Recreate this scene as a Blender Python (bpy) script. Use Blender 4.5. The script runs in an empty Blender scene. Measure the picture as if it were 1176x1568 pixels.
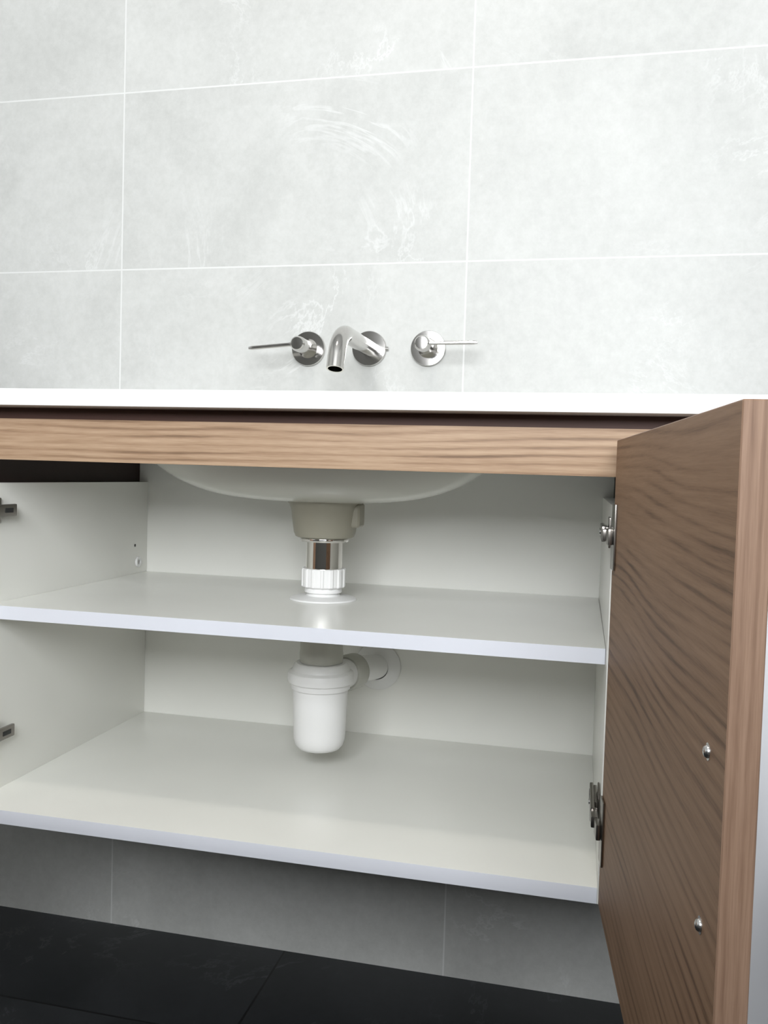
import bpy, bmesh, math
from mathutils import Matrix, Vector

scene = bpy.context.scene
PI = math.pi
scene.view_settings.view_transform = 'Standard'

# ------------------------------------------------------------------ materials
def new_mat(name):
    m = bpy.data.materials.new(name); m.use_nodes = True
    nt = m.node_tree; b = nt.nodes['Principled BSDF']
    return m, nt, b

def simple(name, col, rough=.5, metal=0., bump=0., bscale=200., spec=.5, var=.02, coat=0.):
    m, nt, b = new_mat(name)
    b.inputs['Roughness'].default_value = rough
    b.inputs['Metallic'].default_value = metal
    b.inputs['Specular IOR Level'].default_value = spec
    b.inputs['Coat Weight'].default_value = coat
    tc = nt.nodes.new('ShaderNodeTexCoord')
    n = nt.nodes.new('ShaderNodeTexNoise'); n.inputs['Scale'].default_value = 6; n.inputs['Detail'].default_value = 2
    nt.links.new(tc.outputs['Object'], n.inputs['Vector'])
    r = nt.nodes.new('ShaderNodeValToRGB')
    c0 = [max(0, c*(1-var)) for c in col]; c1 = [min(1, c*(1+var)) for c in col]
    r.color_ramp.elements[0].position = .3; r.color_ramp.elements[1].position = .7
    r.color_ramp.elements[0].color = (*c0, 1); r.color_ramp.elements[1].color = (*c1, 1)
    nt.links.new(n.outputs['Fac'], r.inputs['Fac']); nt.links.new(r.outputs['Color'], b.inputs['Base Color'])
    if bump:
        n2 = nt.nodes.new('ShaderNodeTexNoise'); n2.inputs['Scale'].default_value = bscale
        nt.links.new(tc.outputs['Object'], n2.inputs['Vector'])
        bp = nt.nodes.new('ShaderNodeBump'); bp.inputs['Strength'].default_value = bump; bp.inputs['Distance'].default_value = .001
        nt.links.new(n2.outputs['Fac'], bp.inputs['Height']); nt.links.new(bp.outputs['Normal'], b.inputs['Normal'])
    return m

def math_node(nt, op, a, b=None, c=None):
    n = nt.nodes.new('ShaderNodeMath'); n.operation = op
    for i, v in enumerate((a, b, c)):
        if v is None: continue
        if isinstance(v, (int, float)): n.inputs[i].default_value = v
        else: nt.links.new(v, n.inputs[i])
    return n.outputs[0]

def tile_mat(name, ax_u, ax_v, off_u, off_v, su, sv, c_dark, c_light, grout, gw, rough, vein, vein_amt, cloud_amt=1., spec=.28, bump=.15):
    """stack-bond stone-look tiles, joints at off + k*size"""
    m, nt, b = new_mat(name)
    g = nt.nodes.new('ShaderNodeNewGeometry')
    sep = nt.nodes.new('ShaderNodeSeparateXYZ'); nt.links.new(g.outputs['Position'], sep.inputs[0])
    def edge(axis, off, size):
        t = math_node(nt, 'SUBTRACT', sep.outputs[axis], off)
        t = math_node(nt, 'DIVIDE', t, size)
        fl = math_node(nt, 'FLOOR', t)
        fr = math_node(nt, 'FRACT', t)
        d = math_node(nt, 'SUBTRACT', .5, math_node(nt, 'ABSOLUTE', math_node(nt, 'SUBTRACT', fr, .5)))
        return math_node(nt, 'MULTIPLY', d, size), fl
    du, fu = edge(ax_u, off_u, su); dv, fv = edge(ax_v, off_v, sv)
    d = math_node(nt, 'MINIMUM', du, dv)
    mr = nt.nodes.new('ShaderNodeMapRange'); mr.inputs['From Min'].default_value = gw*.5; mr.inputs['From Max'].default_value = gw*.5+.0007
    nt.links.new(d, mr.inputs['Value'])
    tilefac = mr.outputs[0]
    comb = nt.nodes.new('ShaderNodeCombineXYZ'); nt.links.new(fu, comb.inputs[0]); nt.links.new(fv, comb.inputs[1])
    wn = nt.nodes.new('ShaderNodeTexWhiteNoise'); wn.noise_dimensions = '3D'; nt.links.new(comb.outputs[0], wn.inputs['Vector'])
    sc = nt.nodes.new('ShaderNodeVectorMath'); sc.operation = 'SCALE'; sc.inputs['Scale'].default_value = 7.
    nt.links.new(wn.outputs['Color'], sc.inputs[0])
    add = nt.nodes.new('ShaderNodeVectorMath'); add.operation = 'ADD'
    nt.links.new(g.outputs['Position'], add.inputs[0]); nt.links.new(sc.outputs[0], add.inputs[1])
    def noise(scale, detail, rough_=.55, dist=0.):
        n = nt.nodes.new('ShaderNodeTexNoise'); n.inputs['Scale'].default_value = scale; n.inputs['Detail'].default_value = detail
        n.inputs['Roughness'].default_value = rough_; n.inputs['Distortion'].default_value = dist
        nt.links.new(add.outputs[0], n.inputs['Vector']); return n.outputs['Fac']
    n1 = noise(4.2, 6, .60, .5)
    ramp = nt.nodes.new('ShaderNodeValToRGB'); ramp.color_ramp.elements[0].position = .5-.22/cloud_amt; ramp.color_ramp.elements[1].position = .5+.22/cloud_amt
    ramp.color_ramp.elements[0].color = (*c_dark, 1); ramp.color_ramp.elements[1].color = (*c_light, 1)
    nt.links.new(n1, ramp.inputs['Fac'])
    n2 = noise(70, 5, .75)
    mx = nt.nodes.new('ShaderNodeMix'); mx.data_type = 'RGBA'; mx.blend_type = 'OVERLAY'; mx.inputs['Factor'].default_value = .16
    nt.links.new(ramp.outputs['Color'], mx.inputs['A'])
    gr = nt.nodes.new('ShaderNodeCombineColor')
    for i in range(3): nt.links.new(n2, gr.inputs[i])
    nt.links.new(gr.outputs[0], mx.inputs['B'])
    def veins(scale, dist, width, mscale, m0, m1, r_):
        n3 = noise(scale, 7, r_, dist)
        rid = math_node(nt, 'ABSOLUTE', math_node(nt, 'SUBTRACT', n3, .5))
        v = nt.nodes.new('ShaderNodeMapRange'); v.inputs['From Min'].default_value = .0; v.inputs['From Max'].default_value = width
        v.inputs['To Min'].default_value = 1; v.inputs['To Max'].default_value = 0
        nt.links.new(rid, v.inputs['Value'])
        n4 = noise(mscale, 2)
        msk = nt.nodes.new('ShaderNodeMapRange'); msk.inputs['From Min'].default_value = m0; msk.inputs['From Max'].default_value = m1
        nt.links.new(n4, msk.inputs['Value'])
        return math_node(nt, 'MULTIPLY', v.outputs[0], msk.outputs[0])
    vf = math_node(nt, 'MULTIPLY', veins(3.0, .9, .014, 4.5, .50, .70, .70), vein_amt)
    mv = nt.nodes.new('ShaderNodeMix'); mv.data_type = 'RGBA'; nt.links.new(vf, mv.inputs['Factor'])
    nt.links.new(mx.outputs['Result'], mv.inputs['A']); mv.inputs['B'].default_value = (*vein, 1)
    mg = nt.nodes.new('ShaderNodeMix'); mg.data_type = 'RGBA'; nt.links.new(tilefac, mg.inputs['Factor'])
    mg.inputs['A'].default_value = (*grout, 1); nt.links.new(mv.outputs['Result'], mg.inputs['B'])
    nt.links.new(mg.outputs['Result'], b.inputs['Base Color'])
    rr = nt.nodes.new('ShaderNodeMapRange'); rr.inputs['From Min'].default_value=.3; rr.inputs['From Max'].default_value=.7
    rr.inputs['To Min'].default_value = rough-.05; rr.inputs['To Max'].default_value = rough+.08
    nt.links.new(n1, rr.inputs['Value']); nt.links.new(rr.outputs[0], b.inputs['Roughness'])
    b.inputs['Specular IOR Level'].default_value = spec
    h = math_node(nt, 'ADD', tilefac, math_node(nt, 'MULTIPLY', n2, .25))
    bp = nt.nodes.new('ShaderNodeBump'); bp.inputs['Strength'].default_value = bump; bp.inputs['Distance'].default_value = .0015
    nt.links.new(h, bp.inputs['Height']); nt.links.new(bp.outputs['Normal'], b.inputs['Normal'])
    return m

def wood_mat(name, grain_axis, across_axis, c_dark, c_mid, c_light, seed=0., rough=.55, K=120., amp=5., ringw=.3):
    """oak veneer: rings run along grain_axis, spaced along across_axis (object coords)"""
    m, nt, b = new_mat(name)
    tc = nt.nodes.new('ShaderNodeTexCoord')
    sep = nt.nodes.new('ShaderNodeSeparateXYZ'); nt.links.new(tc.outputs['Object'], sep.inputs[0])
    def mapped(sg, sx):
        mp = nt.nodes.new('ShaderNodeMapping')
        s = [sx, sx, sx]; s[grain_axis] = sg
        mp.inputs['Scale'].default_value = s
        mp.inputs['Location'].default_value = (seed, seed*1.7, seed*.6)
        nt.links.new(tc.outputs['Object'], mp.inputs['Vector']); return mp.outputs[0]
    def noise(vec, scale, detail, rough_=.5, dist=0.):
        n = nt.nodes.new('ShaderNodeTexNoise'); n.inputs['Scale'].default_value = scale; n.inputs['Detail'].default_value = detail
        n.inputs['Roughness'].default_value = rough_; n.inputs['Distortion'].default_value = dist
        nt.links.new(vec, n.inputs['Vector']); return n.outputs['Fac']
    slow = noise(mapped(2.0, 7.), 1., 1, .4)
    wav = noise(mapped(5., 60.), 1., 1, .5)
    ph = math_node(nt, 'ADD', math_node(nt, 'MULTIPLY', sep.outputs[across_axis], K),
                   math_node(nt, 'ADD', math_node(nt, 'MULTIPLY', slow, amp), math_node(nt, 'MULTIPLY', wav, .7)))
    s1 = math_node(nt, 'ADD', math_node(nt, 'MULTIPLY', math_node(nt, 'SINE', math_node(nt, 'MULTIPLY', ph, 6.2832)), .5), .5)
    rings = math_node(nt, 'POWER', s1, 2.2)
    mod = noise(mapped(4., 40.), 1., 2)
    mod = math_node(nt, 'MAXIMUM', math_node(nt, 'SUBTRACT', mod, .28), 0.)
    pores = noise(mapped(45., 1500.), 1., 2, .6)
    fib = noise(mapped(9., 330.), 1., 4, .7)
    broad = noise(mapped(1.2, 22.), 1., 2, .5)
    f = math_node(nt, 'MULTIPLY', rings, math_node(nt, 'MULTIPLY', mod, ringw*2.6))
    f = math_node(nt, 'ADD', f, math_node(nt, 'MULTIPLY', fib, .62))
    f = math_node(nt, 'ADD', f, math_node(nt, 'MULTIPLY', pores, .30))
    f = math_node(nt, 'ADD', f, math_node(nt, 'MULTIPLY', math_node(nt, 'SUBTRACT', broad, .5), .30))
    r = nt.nodes.new('ShaderNodeValToRGB')
    e = r.color_ramp.elements
    e[0].position = .34; e[0].color = (*c_light, 1); e[1].position = .86; e[1].color = (*c_dark, 1)
    k = e.new(.58); k.color = (*c_mid, 1)
    nt.links.new(f, r.inputs['Fac']); nt.links.new(r.outputs['Color'], b.inputs['Base Color'])
    b.inputs['Roughness'].default_value = rough
    b.inputs['Specular IOR Level'].default_value = .35
    bp = nt.nodes.new('ShaderNodeBump'); bp.inputs['Strength'].default_value = .10; bp.inputs['Distance'].default_value = .0004
    bp.invert = True
    nt.links.new(f, bp.inputs['Height']); nt.links.new(bp.outputs['Normal'], b.inputs['Normal'])
    return m

tilec = ((.455,.46,.445), (.555,.56,.545), (.64,.645,.635), .0019, .44, (.69,.695,.69), .5)
M_wall = tile_mat('wall_tile', 0, 2, 0., 1.157, .6, .3, *tilec)
M_wallside = tile_mat('wall_tile_side', 1, 2, 0., 1.157, .6, .3, *tilec)
M_floor = tile_mat('floor_tile_dark', 0, 1, .328, -.237, .6, .6, (.010,.0115,.013), (.028,.030,.034), (.004,.004,.005), .003, .34, (.09,.095,.10), .6, spec=.35)
M_ceil = simple('ceiling_paint', (.5,.5,.49), .9)
M_frontw = simple('painted_wall', (.22,.22,.21), .8)
M_shade_wall = simple('shade_wall_paint', (.20,.20,.195), .8)  # for the added low wall that blocks window light
M_white = simple('white_melamine', (.85,.85,.805), .26, bump=.05, bscale=500)
M_edge = simple('white_edge_band', (.72,.74,.80), .35)
M_bench = simple('solid_surface_white', (.80,.80,.81), .35)
M_cer = simple('ceramic_glaze', (.62,.62,.56), .25, coat=.3)
M_boss = simple('ceramic_shade_tone', (.31,.295,.235), .45)  # basin ceramic, shade under the bowl put into the colour
M_toilet = simple('toilet_ceramic', (.80,.81,.84), .12, coat=.5)
M_plastic = simple('white_plastic', (.82,.82,.81), .35)
M_plastic2 = simple('grey_plastic', (.50,.50,.45), .4)
M_rubber = simple('grey_rubber', (.12,.12,.12), .6)
M_nickel = simple('polished_nickel', (.60,.585,.565), .12, metal=1.)
M_chrome = simple('chrome', (.75,.73,.70), .05, metal=1.)
M_hinge = simple('hinge_nickel', (.30,.28,.26), .25, metal=1.)
M_steel = simple('screw_steel', (.62,.62,.62), .25, metal=1.)
M_black = simple('dark_plastic', (.02,.02,.02), .5)
M_frame = simple('window_frame_white', (.8,.8,.8), .4)
M_oak_x = wood_mat('oak_veneer_rail', 0, 2, (.145,.085,.050), (.325,.212,.132), (.445,.315,.21), seed=3.1, K=130, amp=5)
M_oak_door = wood_mat('oak_veneer_door', 1, 2, (.115,.062,.034), (.255,.150,.088), (.325,.200,.122), seed=8.4, K=92, amp=5, ringw=.28)
M_oak_edge = wood_mat('oak_edge_band', 2, 0, (.12,.067,.043), (.20,.122,.081), (.27,.175,.122), seed=1.3, K=160, amp=3, ringw=.2)  # edge oak darkened in colour for the weaker light on it
M_oak_shade = simple('shade_dark_timber', (.02,.008,.006), .6)  # cladding blackened to paint in the shade above the side panels
M_strip = simple('strip_shade_timber', (.075,.035,.026), .6)  # recessed strip, its dark tone includes the shade under the benchtop

# ------------------------------------------------------------------ mesh helpers
def finish(me, name, mat, parent=None, smooth=False, angle=35):
    ob = bpy.data.objects.new(name, me); scene.collection.objects.link(ob)
    mats = mat if isinstance(mat, (list, tuple)) else [mat]
    for m in mats: me.materials.append(m)
    if smooth:
        for p in me.polygons: p.use_smooth = True
        try: me.set_sharp_from_angle(angle=math.radians(angle))
        except Exception: pass
    if parent: ob.parent = parent
    return ob

def box(name, x0, x1, y0, y1, z0, z1, mat, parent=None, bevel=0., seg=2):
    bm = bmesh.new(); bmesh.ops.create_cube(bm, size=1)
    bmesh.ops.scale(bm, vec=(x1-x0, y1-y0, z1-z0), verts=bm.verts)
    if bevel: bmesh.ops.bevel(bm, geom=bm.edges[:], offset=bevel, segments=seg, profile=.7, affect='EDGES')
    bmesh.ops.translate(bm, vec=((x0+x1)/2, (y0+y1)/2, (z0+z1)/2), verts=bm.verts)
    me = bpy.data.meshes.new(name); bm.to_mesh(me); bm.free()
    return finish(me, name, mat, parent, smooth=bool(bevel), angle=20)

def empty(name, loc=(0,0,0)):
    e = bpy.data.objects.new(name, None); e.empty_display_size = .05; e.location = loc
    scene.collection.objects.link(e); return e

def lathe(name, prof, mat, parent=None, M=None, n=64, sx=1., sy=1., angle=35, closed=False, rfun=None):
    bm = bmesh.new(); rings = []
    for r, z in prof:
        if r < 1e-6: rings.append([bm.verts.new((0, 0, z))])
        else:
            ring = []
            for i in range(n):
                a = 2*PI*i/n; rr = r*(rfun(a) if rfun else 1)
                ring.append(bm.verts.new((rr*sx*math.cos(a), rr*sy*math.sin(a), z)))
            rings.append(ring)
    seq = list(zip(rings, rings[1:]))
    if closed: seq.append((rings[-1], rings[0]))
    for a, b in seq:
        for i in range(n):
            j = (i+1) % n
            if len(a) == 1 and len(b) == 1: continue
            if len(a) == 1: bm.faces.new((a[0], b[i], b[j]))
            elif len(b) == 1: bm.faces.new((a[i], a[j], b[0]))
            else: bm.faces.new((a[i], a[j], b[j], b[i]))
    bmesh.ops.recalc_face_normals(bm, faces=bm.faces)
    if M is not None: bm.transform(M)
    me = bpy.data.meshes.new(name); bm.to_mesh(me); bm.free()
    return finish(me, name, mat, parent, smooth=True, angle=angle)

def tube(name, pts, radii, mat, parent=None, n=32, cap=True, inner=0.):
    pts = [Vector(p) for p in pts]
    if not isinstance(radii, (list, tuple)): radii = [radii]*len(pts)
    bm = bmesh.new(); rings = []
    t0 = (pts[1]-pts[0]).normalized()
    up = Vector((0,0,1)) if abs(t0.z) < .9 else Vector((1,0,0))
    u = t0.cross(up).normalized()
    for i, p in enumerate(pts):
        t = ((pts[min(i+1, len(pts)-1)]-p).normalized()+(p-pts[max(i-1, 0)]).normalized()).normalized()
        u = (u - t*u.dot(t)).normalized(); v = t.cross(u)
        rings.append([bm.verts.new(p+(u*math.cos(2*PI*k/n)+v*math.sin(2*PI*k/n))*radii[i]) for k in range(n)])
    if inner:
        t = (pts[-1]-pts[-2]).normalized(); v = t.cross(u)
        for q in (pts[-1], pts[-1]-t*.02):
            rings.append([bm.verts.new(q+(u*math.cos(2*PI*k/n)+v*math.sin(2*PI*k/n))*inner) for k in range(n)])
    for a, b in zip(rings, rings[1:]):
        for k in range(n):
            j = (k+1) % n; bm.faces.new((a[k], a[j], b[j], b[k]))
    if cap:
        bm.faces.new(rings[0][::-1]); bm.faces.new(rings[-1])
    bmesh.ops.recalc_face_normals(bm, faces=bm.faces)
    me = bpy.data.meshes.new(name); bm.to_mesh(me); bm.free()
    return finish(me, name, mat, parent, smooth=True, angle=40)

def cut(ob, cutters):
    for c in cutters:
        md = ob.modifiers.new('b', 'BOOLEAN'); md.operation = 'DIFFERENCE'; md.object = c; md.solver = 'EXACT'
    bpy.context.view_layer.update()
    dg = bpy.context.evaluated_depsgraph_get()
    me = bpy.data.meshes.new_from_object(ob.evaluated_get(dg))
    ob.modifiers.clear(); ob.data = me
    for p in me.polygons: p.use_smooth = False
    for c in cutters: bpy.data.objects.remove(c, do_unlink=True)

def T(x, y, z): return Matrix.Translation((x, y, z))
def toY(x, y, z):  # local +z -> world -y (out of the back wall)
    return T(x, y, z) @ Matrix.Rotation(PI/2, 4, 'X')

# ------------------------------------------------------------------ room
XL, XR, YF, H = -.85, 2.15, -2.75, 2.5
box('wall_back', XL-.1, XR+.1, 0, .1, -.1, H+.1, M_wall)
box('wall_left', XL-.1, XL, YF, 0, -.1, H+.1, M_wallside)
box('wall_right', XR, XR+.1, YF, 0, -.1, H+.1, M_wallside)
box('floor', XL, XR, YF, 0, -.1, 0, M_floor)
box('ceiling', XL, XR, YF, 0, H, H+.1, M_ceil)
wf = box('wall_front', XL-.1, XR+.1, YF-.12, YF, -.1, H+.1, M_frontw)
WX0, WX1, WZ0, WZ1 = .10, 1.65, 1.10, 2.35
cut(wf, [box('c', WX0, WX1, YF-.3, YF+.1, WZ0, WZ1, M_frontw)])
# unseen low wall and cap, added to shade the wall under the cabinet
box('added_shade_wall', XL, 1.60, -1.86, -1.76, 0, .98, M_shade_wall)
box('shade_wall_cap', XL, 1.61, -1.87, -1.75, .98, 1.0, M_bench, None, .003)
win = empty('window_1')
fw_ = .05
box('frame_bottom', WX0, WX1, YF-.09, YF-.02, WZ0, WZ0+fw_, M_frame, win, .004)
box('frame_top', WX0, WX1, YF-.09, YF-.02, WZ1-fw_, WZ1, M_frame, win, .004)
box('frame_left', WX0, WX0+fw_, YF-.09, YF-.02, WZ0+fw_, WZ1-fw_, M_frame, win, .004)
box('frame_right', WX1-fw_, WX1, YF-.09, YF-.02, WZ0+fw_, WZ1-fw_, M_frame, win, .004)
box('mullion', (WX0+WX1)/2-.02, (WX0+WX1)/2+.02, YF-.085, YF-.03, WZ0+fw_, WZ1-fw_, M_frame, win, .004)

# ------------------------------------------------------------------ vanity
xl, xr = .0653, .8226
zb, tb = .3939, .0172
zs = .6383
ysf, yf = -.4273, -.4629
DX, DY = .439, -.203     # drain axis
XE0, XE1 = xl-.034, .935
van = empty('vanity_cabinet')
side_t = .016
box('side_panel_left', xl-side_t, xl, yf, -.016, zb-tb, .792, M_white, van, .0006)
box('side_panel_right', xr, xr+side_t, yf, -.016, zb-tb, .792, M_white, van, .0006)
box('outer_cladding_left', XE0, xl-side_t-.0005, yf+.0185, -.003, zb-tb, .8845, M_oak_shade, van)
box('outer_cladding_right', XE1-.018, XE1, yf+.0185, -.003, zb-tb, .8845, M_oak_shade, van)
box('front_filler', xr+side_t+.0005, XE1, yf, yf+.018, zb-tb, .8215, M_oak_x, van, .0006)
box('back_panel', xl-side_t, xr+side_t, -.0155, -.003, zb-tb, .871, M_white, van)
bp_ = box('bottom_panel', xl, xr, yf, -.016, zb-tb, zb, [M_white, M_edge], van, .0006)
sh = box('middle_shelf', xl+.0005, xr-.0005, ysf, -.016, zs-.017, zs, [M_white, M_edge], van)
for o in (bp_, sh):
    for p in o.data.polygons:
        if p.normal.y < -.5: p.material_index = 1
cut(sh, [lathe('c', [(0, -.1), (.036, -.1), (.036, .1), (0, .1)], M_white, None, T(DX, DY, zs))])
box('top_rail', XE0, XE1, yf, yf+.018, .8218, .871, M_oak_x, van, .0006)
box('recessed_strip', XE0, XE1, yf+.010, yf+.018, .8712, .8846, M_strip, van)

# benchtop
bt = box('benchtop', -.11, .985, yf-.03, -.0005, .8846, .9042, M_bench, van, .0025)
BX, BY, BA, BB = .429, -.218, .292, .172
cut(bt, [lathe('c', [(0, -.1), (.93, -.1), (.93, .1), (0, .1)], M_bench, None, T(BX, BY, .9), 96, BA, BB)])

# washbasin (undermount bowl)
basin = empty('washbasin')
prof = []
zbb, Hb = .7755, .109
for i in range(0, 25):
    r = i/24; prof.append((max(r, 0), zbb+Hb*(.16*r**2+.84*r**4.2)))
inner = [(r*.955, z+.011*(1-.3*r)) for r, z in prof][::-1]
inner[0] = (.95, prof[-1][1])
lathe('bowl', prof+inner, M_cer, basin, T(BX, BY, 0), 96, BA, BB, 45)
bossp = [(0, zbb+.004), (.058, .7805), (.0505, .772), (.048, .764), (.0455, .745), (.0435, .733), (.041, .7275), (.038, .7262), (0, .7262)]
lathe('waste_boss', bossp, M_boss, basin, T(DX, DY, 0), 48)
box('boss_lug', DX+.030, DX+.054, DY-.016, DY+.016, .742, .776, M_boss, basin, .007, 3)

# ------------------------------------------------------------------ bottle trap + waste
trap = empty('bottle_trap')
lathe('chrome_collar', [(0,.7260),(.034,.7260),(.0345,.7245),(.0345,.7220),(.0335,.7205),(.0265,.7205)], M_chrome, trap, T(DX, DY, 0))
lathe('chrome_tailpiece', [(.0258,.7210),(.0258,.680),(.0,.680)], M_chrome, trap, T(DX, DY, 0))
rib = lambda k, amp: (lambda a: 1+amp*(1 if math.cos(k*a) > .3 else 0))
lathe('white_nut', [(.024,.6825),(.029,.6825),(.030,.681),(.030,.6575),(.0285,.656),(.022,.656)], M_plastic, trap, T(DX, DY, 0), 96, rfun=rib(14, .045), angle=25)
lathe('neck', [(.026,.6565),(.0265,.649),(.022,.647),(.024,.6445),(.024,.600)], M_plastic, trap, T(DX, DY, 0))
lathe('shelf_cover_plate', [(.024,.6440),(.040,.6425),(.0465,.6405),(.0475,.6385),(.024,.6385)], M_plastic, trap, T(DX, DY, 0))
lathe('trap_nut', [(.02,.612),(.0270,.611),(.0285,.608),(.0293,.566),(.0300,.560),(.0293,.549),(.02,.549)], M_plastic2, trap, T(DX, DY, 0), 96, rfun=lambda a: 1+.05*abs(math.cos(3*a)), angle=25)
lathe('trap_cap', [(.02,.549),(.035,.548),(.0385,.545),(.041,.538),(.0460,.535),(.0470,.531),(.0470,.524),(.0460,.521),(.0425,.520),(.042,.512),(.0385,.512)], M_plastic, trap, T(DX, DY, 0), 96)
lathe('bottle', [(.0390,.514),(.0390,.506),(.0370,.446),(.0365,.439),(.034,.431),(.0295,.4258),(.023,.424),(0,.4235)], M_plastic, trap, T(DX, DY, 0), 64)
ox, oz = .479, .506
o0 = Vector((DX+.018, DY+.03, .524)); o1 = Vector((ox-.004, -.10, .520)); o2 = Vector((ox, -.055, .512)); o3 = Vector((ox, -.0165, oz))
tube('outlet_branch', [o0, o0.lerp(o1, .3)], .0215, M_plastic, trap)
tube('outlet_nut', [o0.lerp(o1, .25), o0.lerp(o1, .3), o0.lerp(o1, .62), o0.lerp(o1, .66)], [.024,.0265,.0265,.024], M_plastic2, trap)
tube('rubber_seal', [o0.lerp(o1, .66), o0.lerp(o1, .74)], .0215, M_rubber, trap)
tube('outlet_pipe', [o0.lerp(o1, .7), o1, o1.lerp(o2, .5), o2, o3], .0195, M_plastic, trap)
lathe('wall_cover_plate', [(.0197,.012),(.024,.010),(.035,.005),(.038,.0025),(.038,.0005),(.0197,.0005)], M_plastic, trap, toY(ox, -.016, oz))

# ------------------------------------------------------------------ small panel fittings
lathe('cable_port_ring', [(.004,.001),(.004,.003),(.006,.0035),(.0085,.003),(.009,.0002)], M_plastic, van, T(xl, -.047, .6575) @ Matrix.Rotation(PI/2, 4, 'Y'), 32)
lathe('screw_hole', [(0,.0003),(.0025,.0003),(.0025,.0001)], M_black, van, T(xl, -.057, .686) @ Matrix.Rotation(PI/2, 4, 'Y'), 16)

# ------------------------------------------------------------------ doors
def door(name, hx, hy, ox_, oy_, z0, z1, t, side, parent):
    d = Vector((ox_-hx, oy_-hy)); L = d.length
    bm = bmesh.new(); bmesh.ops.create_cube(bm, size=1)
    bmesh.ops.scale(bm, vec=(t, L, z1-z0), verts=bm.verts)
    bmesh.ops.bevel(bm, geom=bm.edges[:], offset=.0007, segments=1, affect='EDGES')
    bmesh.ops.translate(bm, vec=(side*t/2, -L/2, (z0+z1)/2), verts=bm.verts)
    for f in bm.faces:
        if abs(f.normal.y) > .5 or abs(f.normal.z) > .5: f.material_index = 1
    me = bpy.data.meshes.new(name); bm.to_mesh(me); bm.free()
    ob = finish(me, name, [M_oak_door, M_oak_edge], parent)
    ob.location = (hx, hy, 0)
    ob.rotation_euler = (0, 0, math.atan2(d.y, d.x)+PI/2)
    return ob, L
HX, HY, OX, OY = .8230, -.4879, .8619, -.9479
ZD0, ZD1 = .3888, .8581
dr, L = door('door_right', HX, HY, OX, OY, ZD0, ZD1, .0158, 1, van)
hx2 = xl-.002
dl, L2 = door('door_left', hx2, HY, hx2-.14, HY-.365, ZD0, ZD1, .0158, -1, van)

def hinge(name, side, px, z, doorob):
    h = bpy.data.objects.new(name, None); scene.collection.objects.link(h); h.parent = van
    s = side
    def bx(n, a, b, y0, y1, z0, z1, m, bev=.0012):
        xx = sorted((px+s*a, px+s*b)); return box(n, xx[0], xx[1], y0, y1, z0, z1, m, h, bev)
    bx('mount_plate', .0003, .0025, -.440, -.405, z-.016, z+.016, M_hinge)
    bx('plate_block', .0025, .006, -.440, -.386, z-.0060, z+.0060, M_hinge)
    bx('arm', .006, .0105, -.462, -.384, z-.0080, z+.0080, M_hinge, .002)
    bx('arm_slot', .0100, .0109, -.408, -.392, z-.0030, z+.0030, M_black, .0003)
    bx('arm_front', .003, .010, -.482, -.455, z-.0060, z+.0060, M_hinge, .002)
    lathe('adjust_screw', [(0,.0012),(.0032,.0012),(.0036,.0)], M_steel, h, T(px+s*.0105, -.425, z) @ Matrix.Rotation(s*PI/2, 4, 'Y'), 20)
    def dbx(n, a, b, y0, y1, z0, z1, m, bev=.0008):
        xx = sorted((-abs(a), -abs(b))) if s < 0 else (abs(a), abs(b))
        o = box(n, xx[0], xx[1], y0, y1, z0, z1, m, None, bev); o.parent = doorob; return o
    dbx('cup_flange', .0002, .0024, -.026, -.003, z-.032, z+.032, M_hinge)
    dbx('cup_link', .0024, .0075, -.020, -.001, z-.008, z+.008, M_hinge, .002)
    return h
hinge('hinge_upper_left', 1, xl, .757, dl); hinge('hinge_lower_left', 1, xl, .468, dl)
hinge('hinge_upper_right', -1, xr, .763, dr); hinge('hinge_lower_right', -1, xr, .470, dr)
for i, z in enumerate((.681, .590)):
    o = lathe('handle_screw_%d' % (i+1), [(0,.0028),(.0013,.0026),(.0026,.0020),(.0034,.0008),(.0034,.0003),(.0046,.0003),(.0046,0)], M_steel, None,
              T(0, -.427, z) @ Matrix.Rotation(-PI/2, 4, 'Y'), 24)
    o.parent = dr

# ------------------------------------------------------------------ tapware
FL = [(0,.0),(.0272,.0),(.0282,.0012),(.0282,.0045),(.0274,.0060),(.016,.0064),(0,.0064)]
def tap(name, x, lever_dir, length):
    e = empty(name)
    lathe('wall_flange', FL, M_nickel, e, toY(x, -.0002, 1.020), 64)
    lathe('body', [(.0160,.006),(.0155,.010),(.0134,.015),(.0122,.030),(.0122,.058),(.0114,.062),(.0095,.0640),(0,.0645)], M_nickel, e, toY(x, 0, 1.020), 48)
    d = Vector(lever_dir).normalized(); n = 24
    bm = bmesh.new(); rings = []
    nrm = Vector((0,-1,0)); side = d.cross(nrm).normalized(); nrm = side.cross(d)
    if nrm.y > 0: nrm = -nrm
    for i in range(17):
        t = i/16; s = -.006+t*(length+.006)
        w = .0030+.0042*max(0, 1-t*4)**1.5; th = .0024+.0030*max(0, 1-t*3.5)**1.3
        if i == 16: w *= .7; th *= .7
        c = Vector((x, -.057, 1.020))+d*s
        rings.append([bm.verts.new(c+side*(w*math.copysign(abs(math.cos(a))**.6, math.cos(a)))+nrm*(th*math.copysign(abs(math.sin(a))**.6, math.sin(a)))) for a in [2*PI*k/n for k in range(n)]])
    for a, b in zip(rings, rings[1:]):
        for k in range(n): bm.faces.new((a[k], a[(k+1) % n], b[(k+1) % n], b[k]))
    bm.faces.new(rings[0][::-1]); bm.faces.new(rings[-1]); bmesh.ops.recalc_face_normals(bm, faces=bm.faces)
    me = bpy.data.meshes.new('lever'); bm.to_mesh(me); bm.free()
    finish(me, 'lever', M_nickel, e, True, 50)
    return e
tap('tap_handle', .343, (-1, -.05, -.09), .082)
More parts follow.
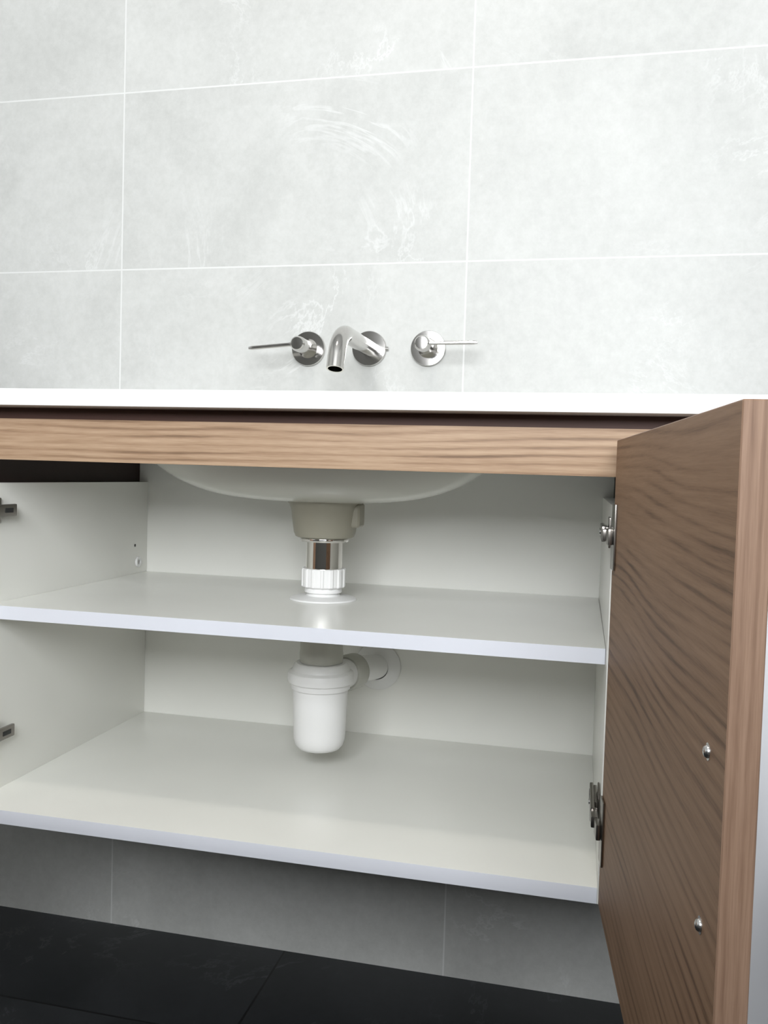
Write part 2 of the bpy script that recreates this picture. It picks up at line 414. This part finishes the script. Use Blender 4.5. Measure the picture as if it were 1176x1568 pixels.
tap('tap_handle.001', .543, (1, -.0, .01), .085)
sp = empty('wall_spout')
sx = .446
lathe('wall_flange', FL, M_nickel, sp, toY(sx, -.0002, 1.020), 64)
pts = [(sx, -.004, 1.020), (sx, -.05, 1.020), (sx, -.115, 1.020)]
R = .052; cy_, cz_ = -.142, 1.020-R
ang = math.radians(74)
for i in range(0, 21):
    a = ang*i/20; pts.append((sx, cy_-R*math.sin(a), cz_+R*math.cos(a)))
ly, lz = -math.cos(ang), -math.sin(ang)
lp = pts[-1]
for s in (.010, .020): pts.append((sx, lp[1]+ly*s, lp[2]+lz*s))
tube('spout_tube', pts, .0125, M_nickel, sp, 40, True, .0102)
lathe('grub_screw', [(0,.004),(.003,.004),(.003,0)], M_nickel, sp, T(sx+.028, -.004, 1.020) @ Matrix.Rotation(PI/2, 4, 'Y'), 16)

# ------------------------------------------------------------------ toilet (back-to-wall pan with concealed cistern unit)
tl = empty('toilet')
def loft(name, secs, mat, parent, n=64, capb=True):
    bm = bmesh.new(); rings = []
    for z, cx, yb_, yf_, hw, pw in secs:
        cy = (yb_+yf_)/2; hl = abs(yb_-yf_)/2; ring = []
        for k in range(n):
            a = 2*PI*k/n; c, s = math.cos(a), math.sin(a)
            p = pw if s < 0 else 6.
            ring.append(bm.verts.new((cx+hw*math.copysign(abs(c)**(2/p), c), cy+hl*math.copysign(abs(s)**(2/p), s), z)))
        rings.append(ring)
    for a, b in zip(rings, rings[1:]):
        for k in range(n): bm.faces.new((a[k], a[(k+1) % n], b[(k+1) % n], b[k]))
    if capb: bm.faces.new(rings[0][::-1]); bm.faces.new(rings[-1])
    bmesh.ops.recalc_face_normals(bm, faces=bm.faces)
    me = bpy.data.meshes.new(name); bm.to_mesh(me); bm.free()
    return finish(me, name, mat, parent, True, 50)
tx = 1.255; u = -.215
box('cistern_unit', .992, tx+.263, -.210, -.001, .0005, .660, M_toilet, tl, .003, 2)
box('cistern_unit_top', .988, tx+.267, -.216, -.001, .661, .684, M_toilet, tl, .004, 3)
box('flush_plate', tx-.11, tx+.11, -.216, -.2105, .46, .60, M_chrome, tl, .003, 2)
loft('pan', [(0.0005,tx,u,u-.50,.140,2.6),(.10,tx,u,u-.51,.148,2.5),(.25,tx,u,u-.53,.165,2.3),(.36,tx,u,u-.545,.178,2.2),(.395,tx,u,u-.55,.180,2.2),(.40,tx,u-.002,u-.545,.176,2.2)], M_toilet, tl)
loft('seat', [(.4005,tx,u-.06,u-.552,.179,2.2),(.404,tx,u-.058,u-.556,.182,2.2),(.414,tx,u-.058,u-.556,.182,2.2),(.417,tx,u-.06,u-.552,.179,2.2)], M_toilet, tl)
loft('lid', [(.418,tx,u-.058,u-.556,.182,2.2),(.430,tx,u-.058,u-.557,.183,2.2),(.435,tx,u-.065,u-.545,.175,2.2)], M_toilet, tl)

# ------------------------------------------------------------------ lights
w = bpy.data.worlds.new('World'); scene.world = w; w.use_nodes = True
bg = w.node_tree.nodes['Background']; bg.inputs[0].default_value = (.75,.86,1,1); bg.inputs[1].default_value = 1.2
def area(name, loc, target, sx_, sy_, e, col):
    l = bpy.data.lights.new(name, 'AREA'); l.shape = 'RECTANGLE'; l.size = sx_; l.size_y = sy_; l.energy = e; l.color = col
    o = bpy.data.objects.new(name, l); scene.collection.objects.link(o); o.location = loc
    o.rotation_euler = (Vector(target)-Vector(loc)).to_track_quat('-Z', 'Y').to_euler(); return o
wl = area('window_daylight', ((WX0+WX1)/2, YF-.11, (WZ0+WZ1)/2), ((WX0+WX1)/2, 0, (WZ0+WZ1)/2), 1.45, 1.15, 96, (.965,.985,1))
area('ceiling_downlight', (.45, -.9, H-.02), (.45, -.9, 0), .12, .12, 5, (1,.93,.84))

# ------------------------------------------------------------------ camera
C = Vector((.7906, -1.3799, .8184)); yaw, pit, rol, f = -.2228, -.0442, .0298, 1330.5
fwv = Vector((math.sin(yaw)*math.cos(pit), math.cos(yaw)*math.cos(pit), math.sin(pit)))
rt = Vector((math.cos(yaw), -math.sin(yaw), 0)); upv = rt.cross(fwv)
r2 = rt*math.cos(rol)+upv*math.sin(rol); u2 = upv*math.cos(rol)-rt*math.sin(rol)
cd = bpy.data.cameras.new('camera'); co = bpy.data.objects.new('camera', cd); scene.collection.objects.link(co)
cd.sensor_fit = 'AUTO'; cd.sensor_width = 36; cd.lens = 36*f/1568; cd.clip_start = .02
Mx = Matrix((( r2.x, u2.x, -fwv.x, C.x), (r2.y, u2.y, -fwv.y, C.y), (r2.z, u2.z, -fwv.z, C.z), (0,0,0,1)))
co.matrix_world = Mx
scene.camera = co
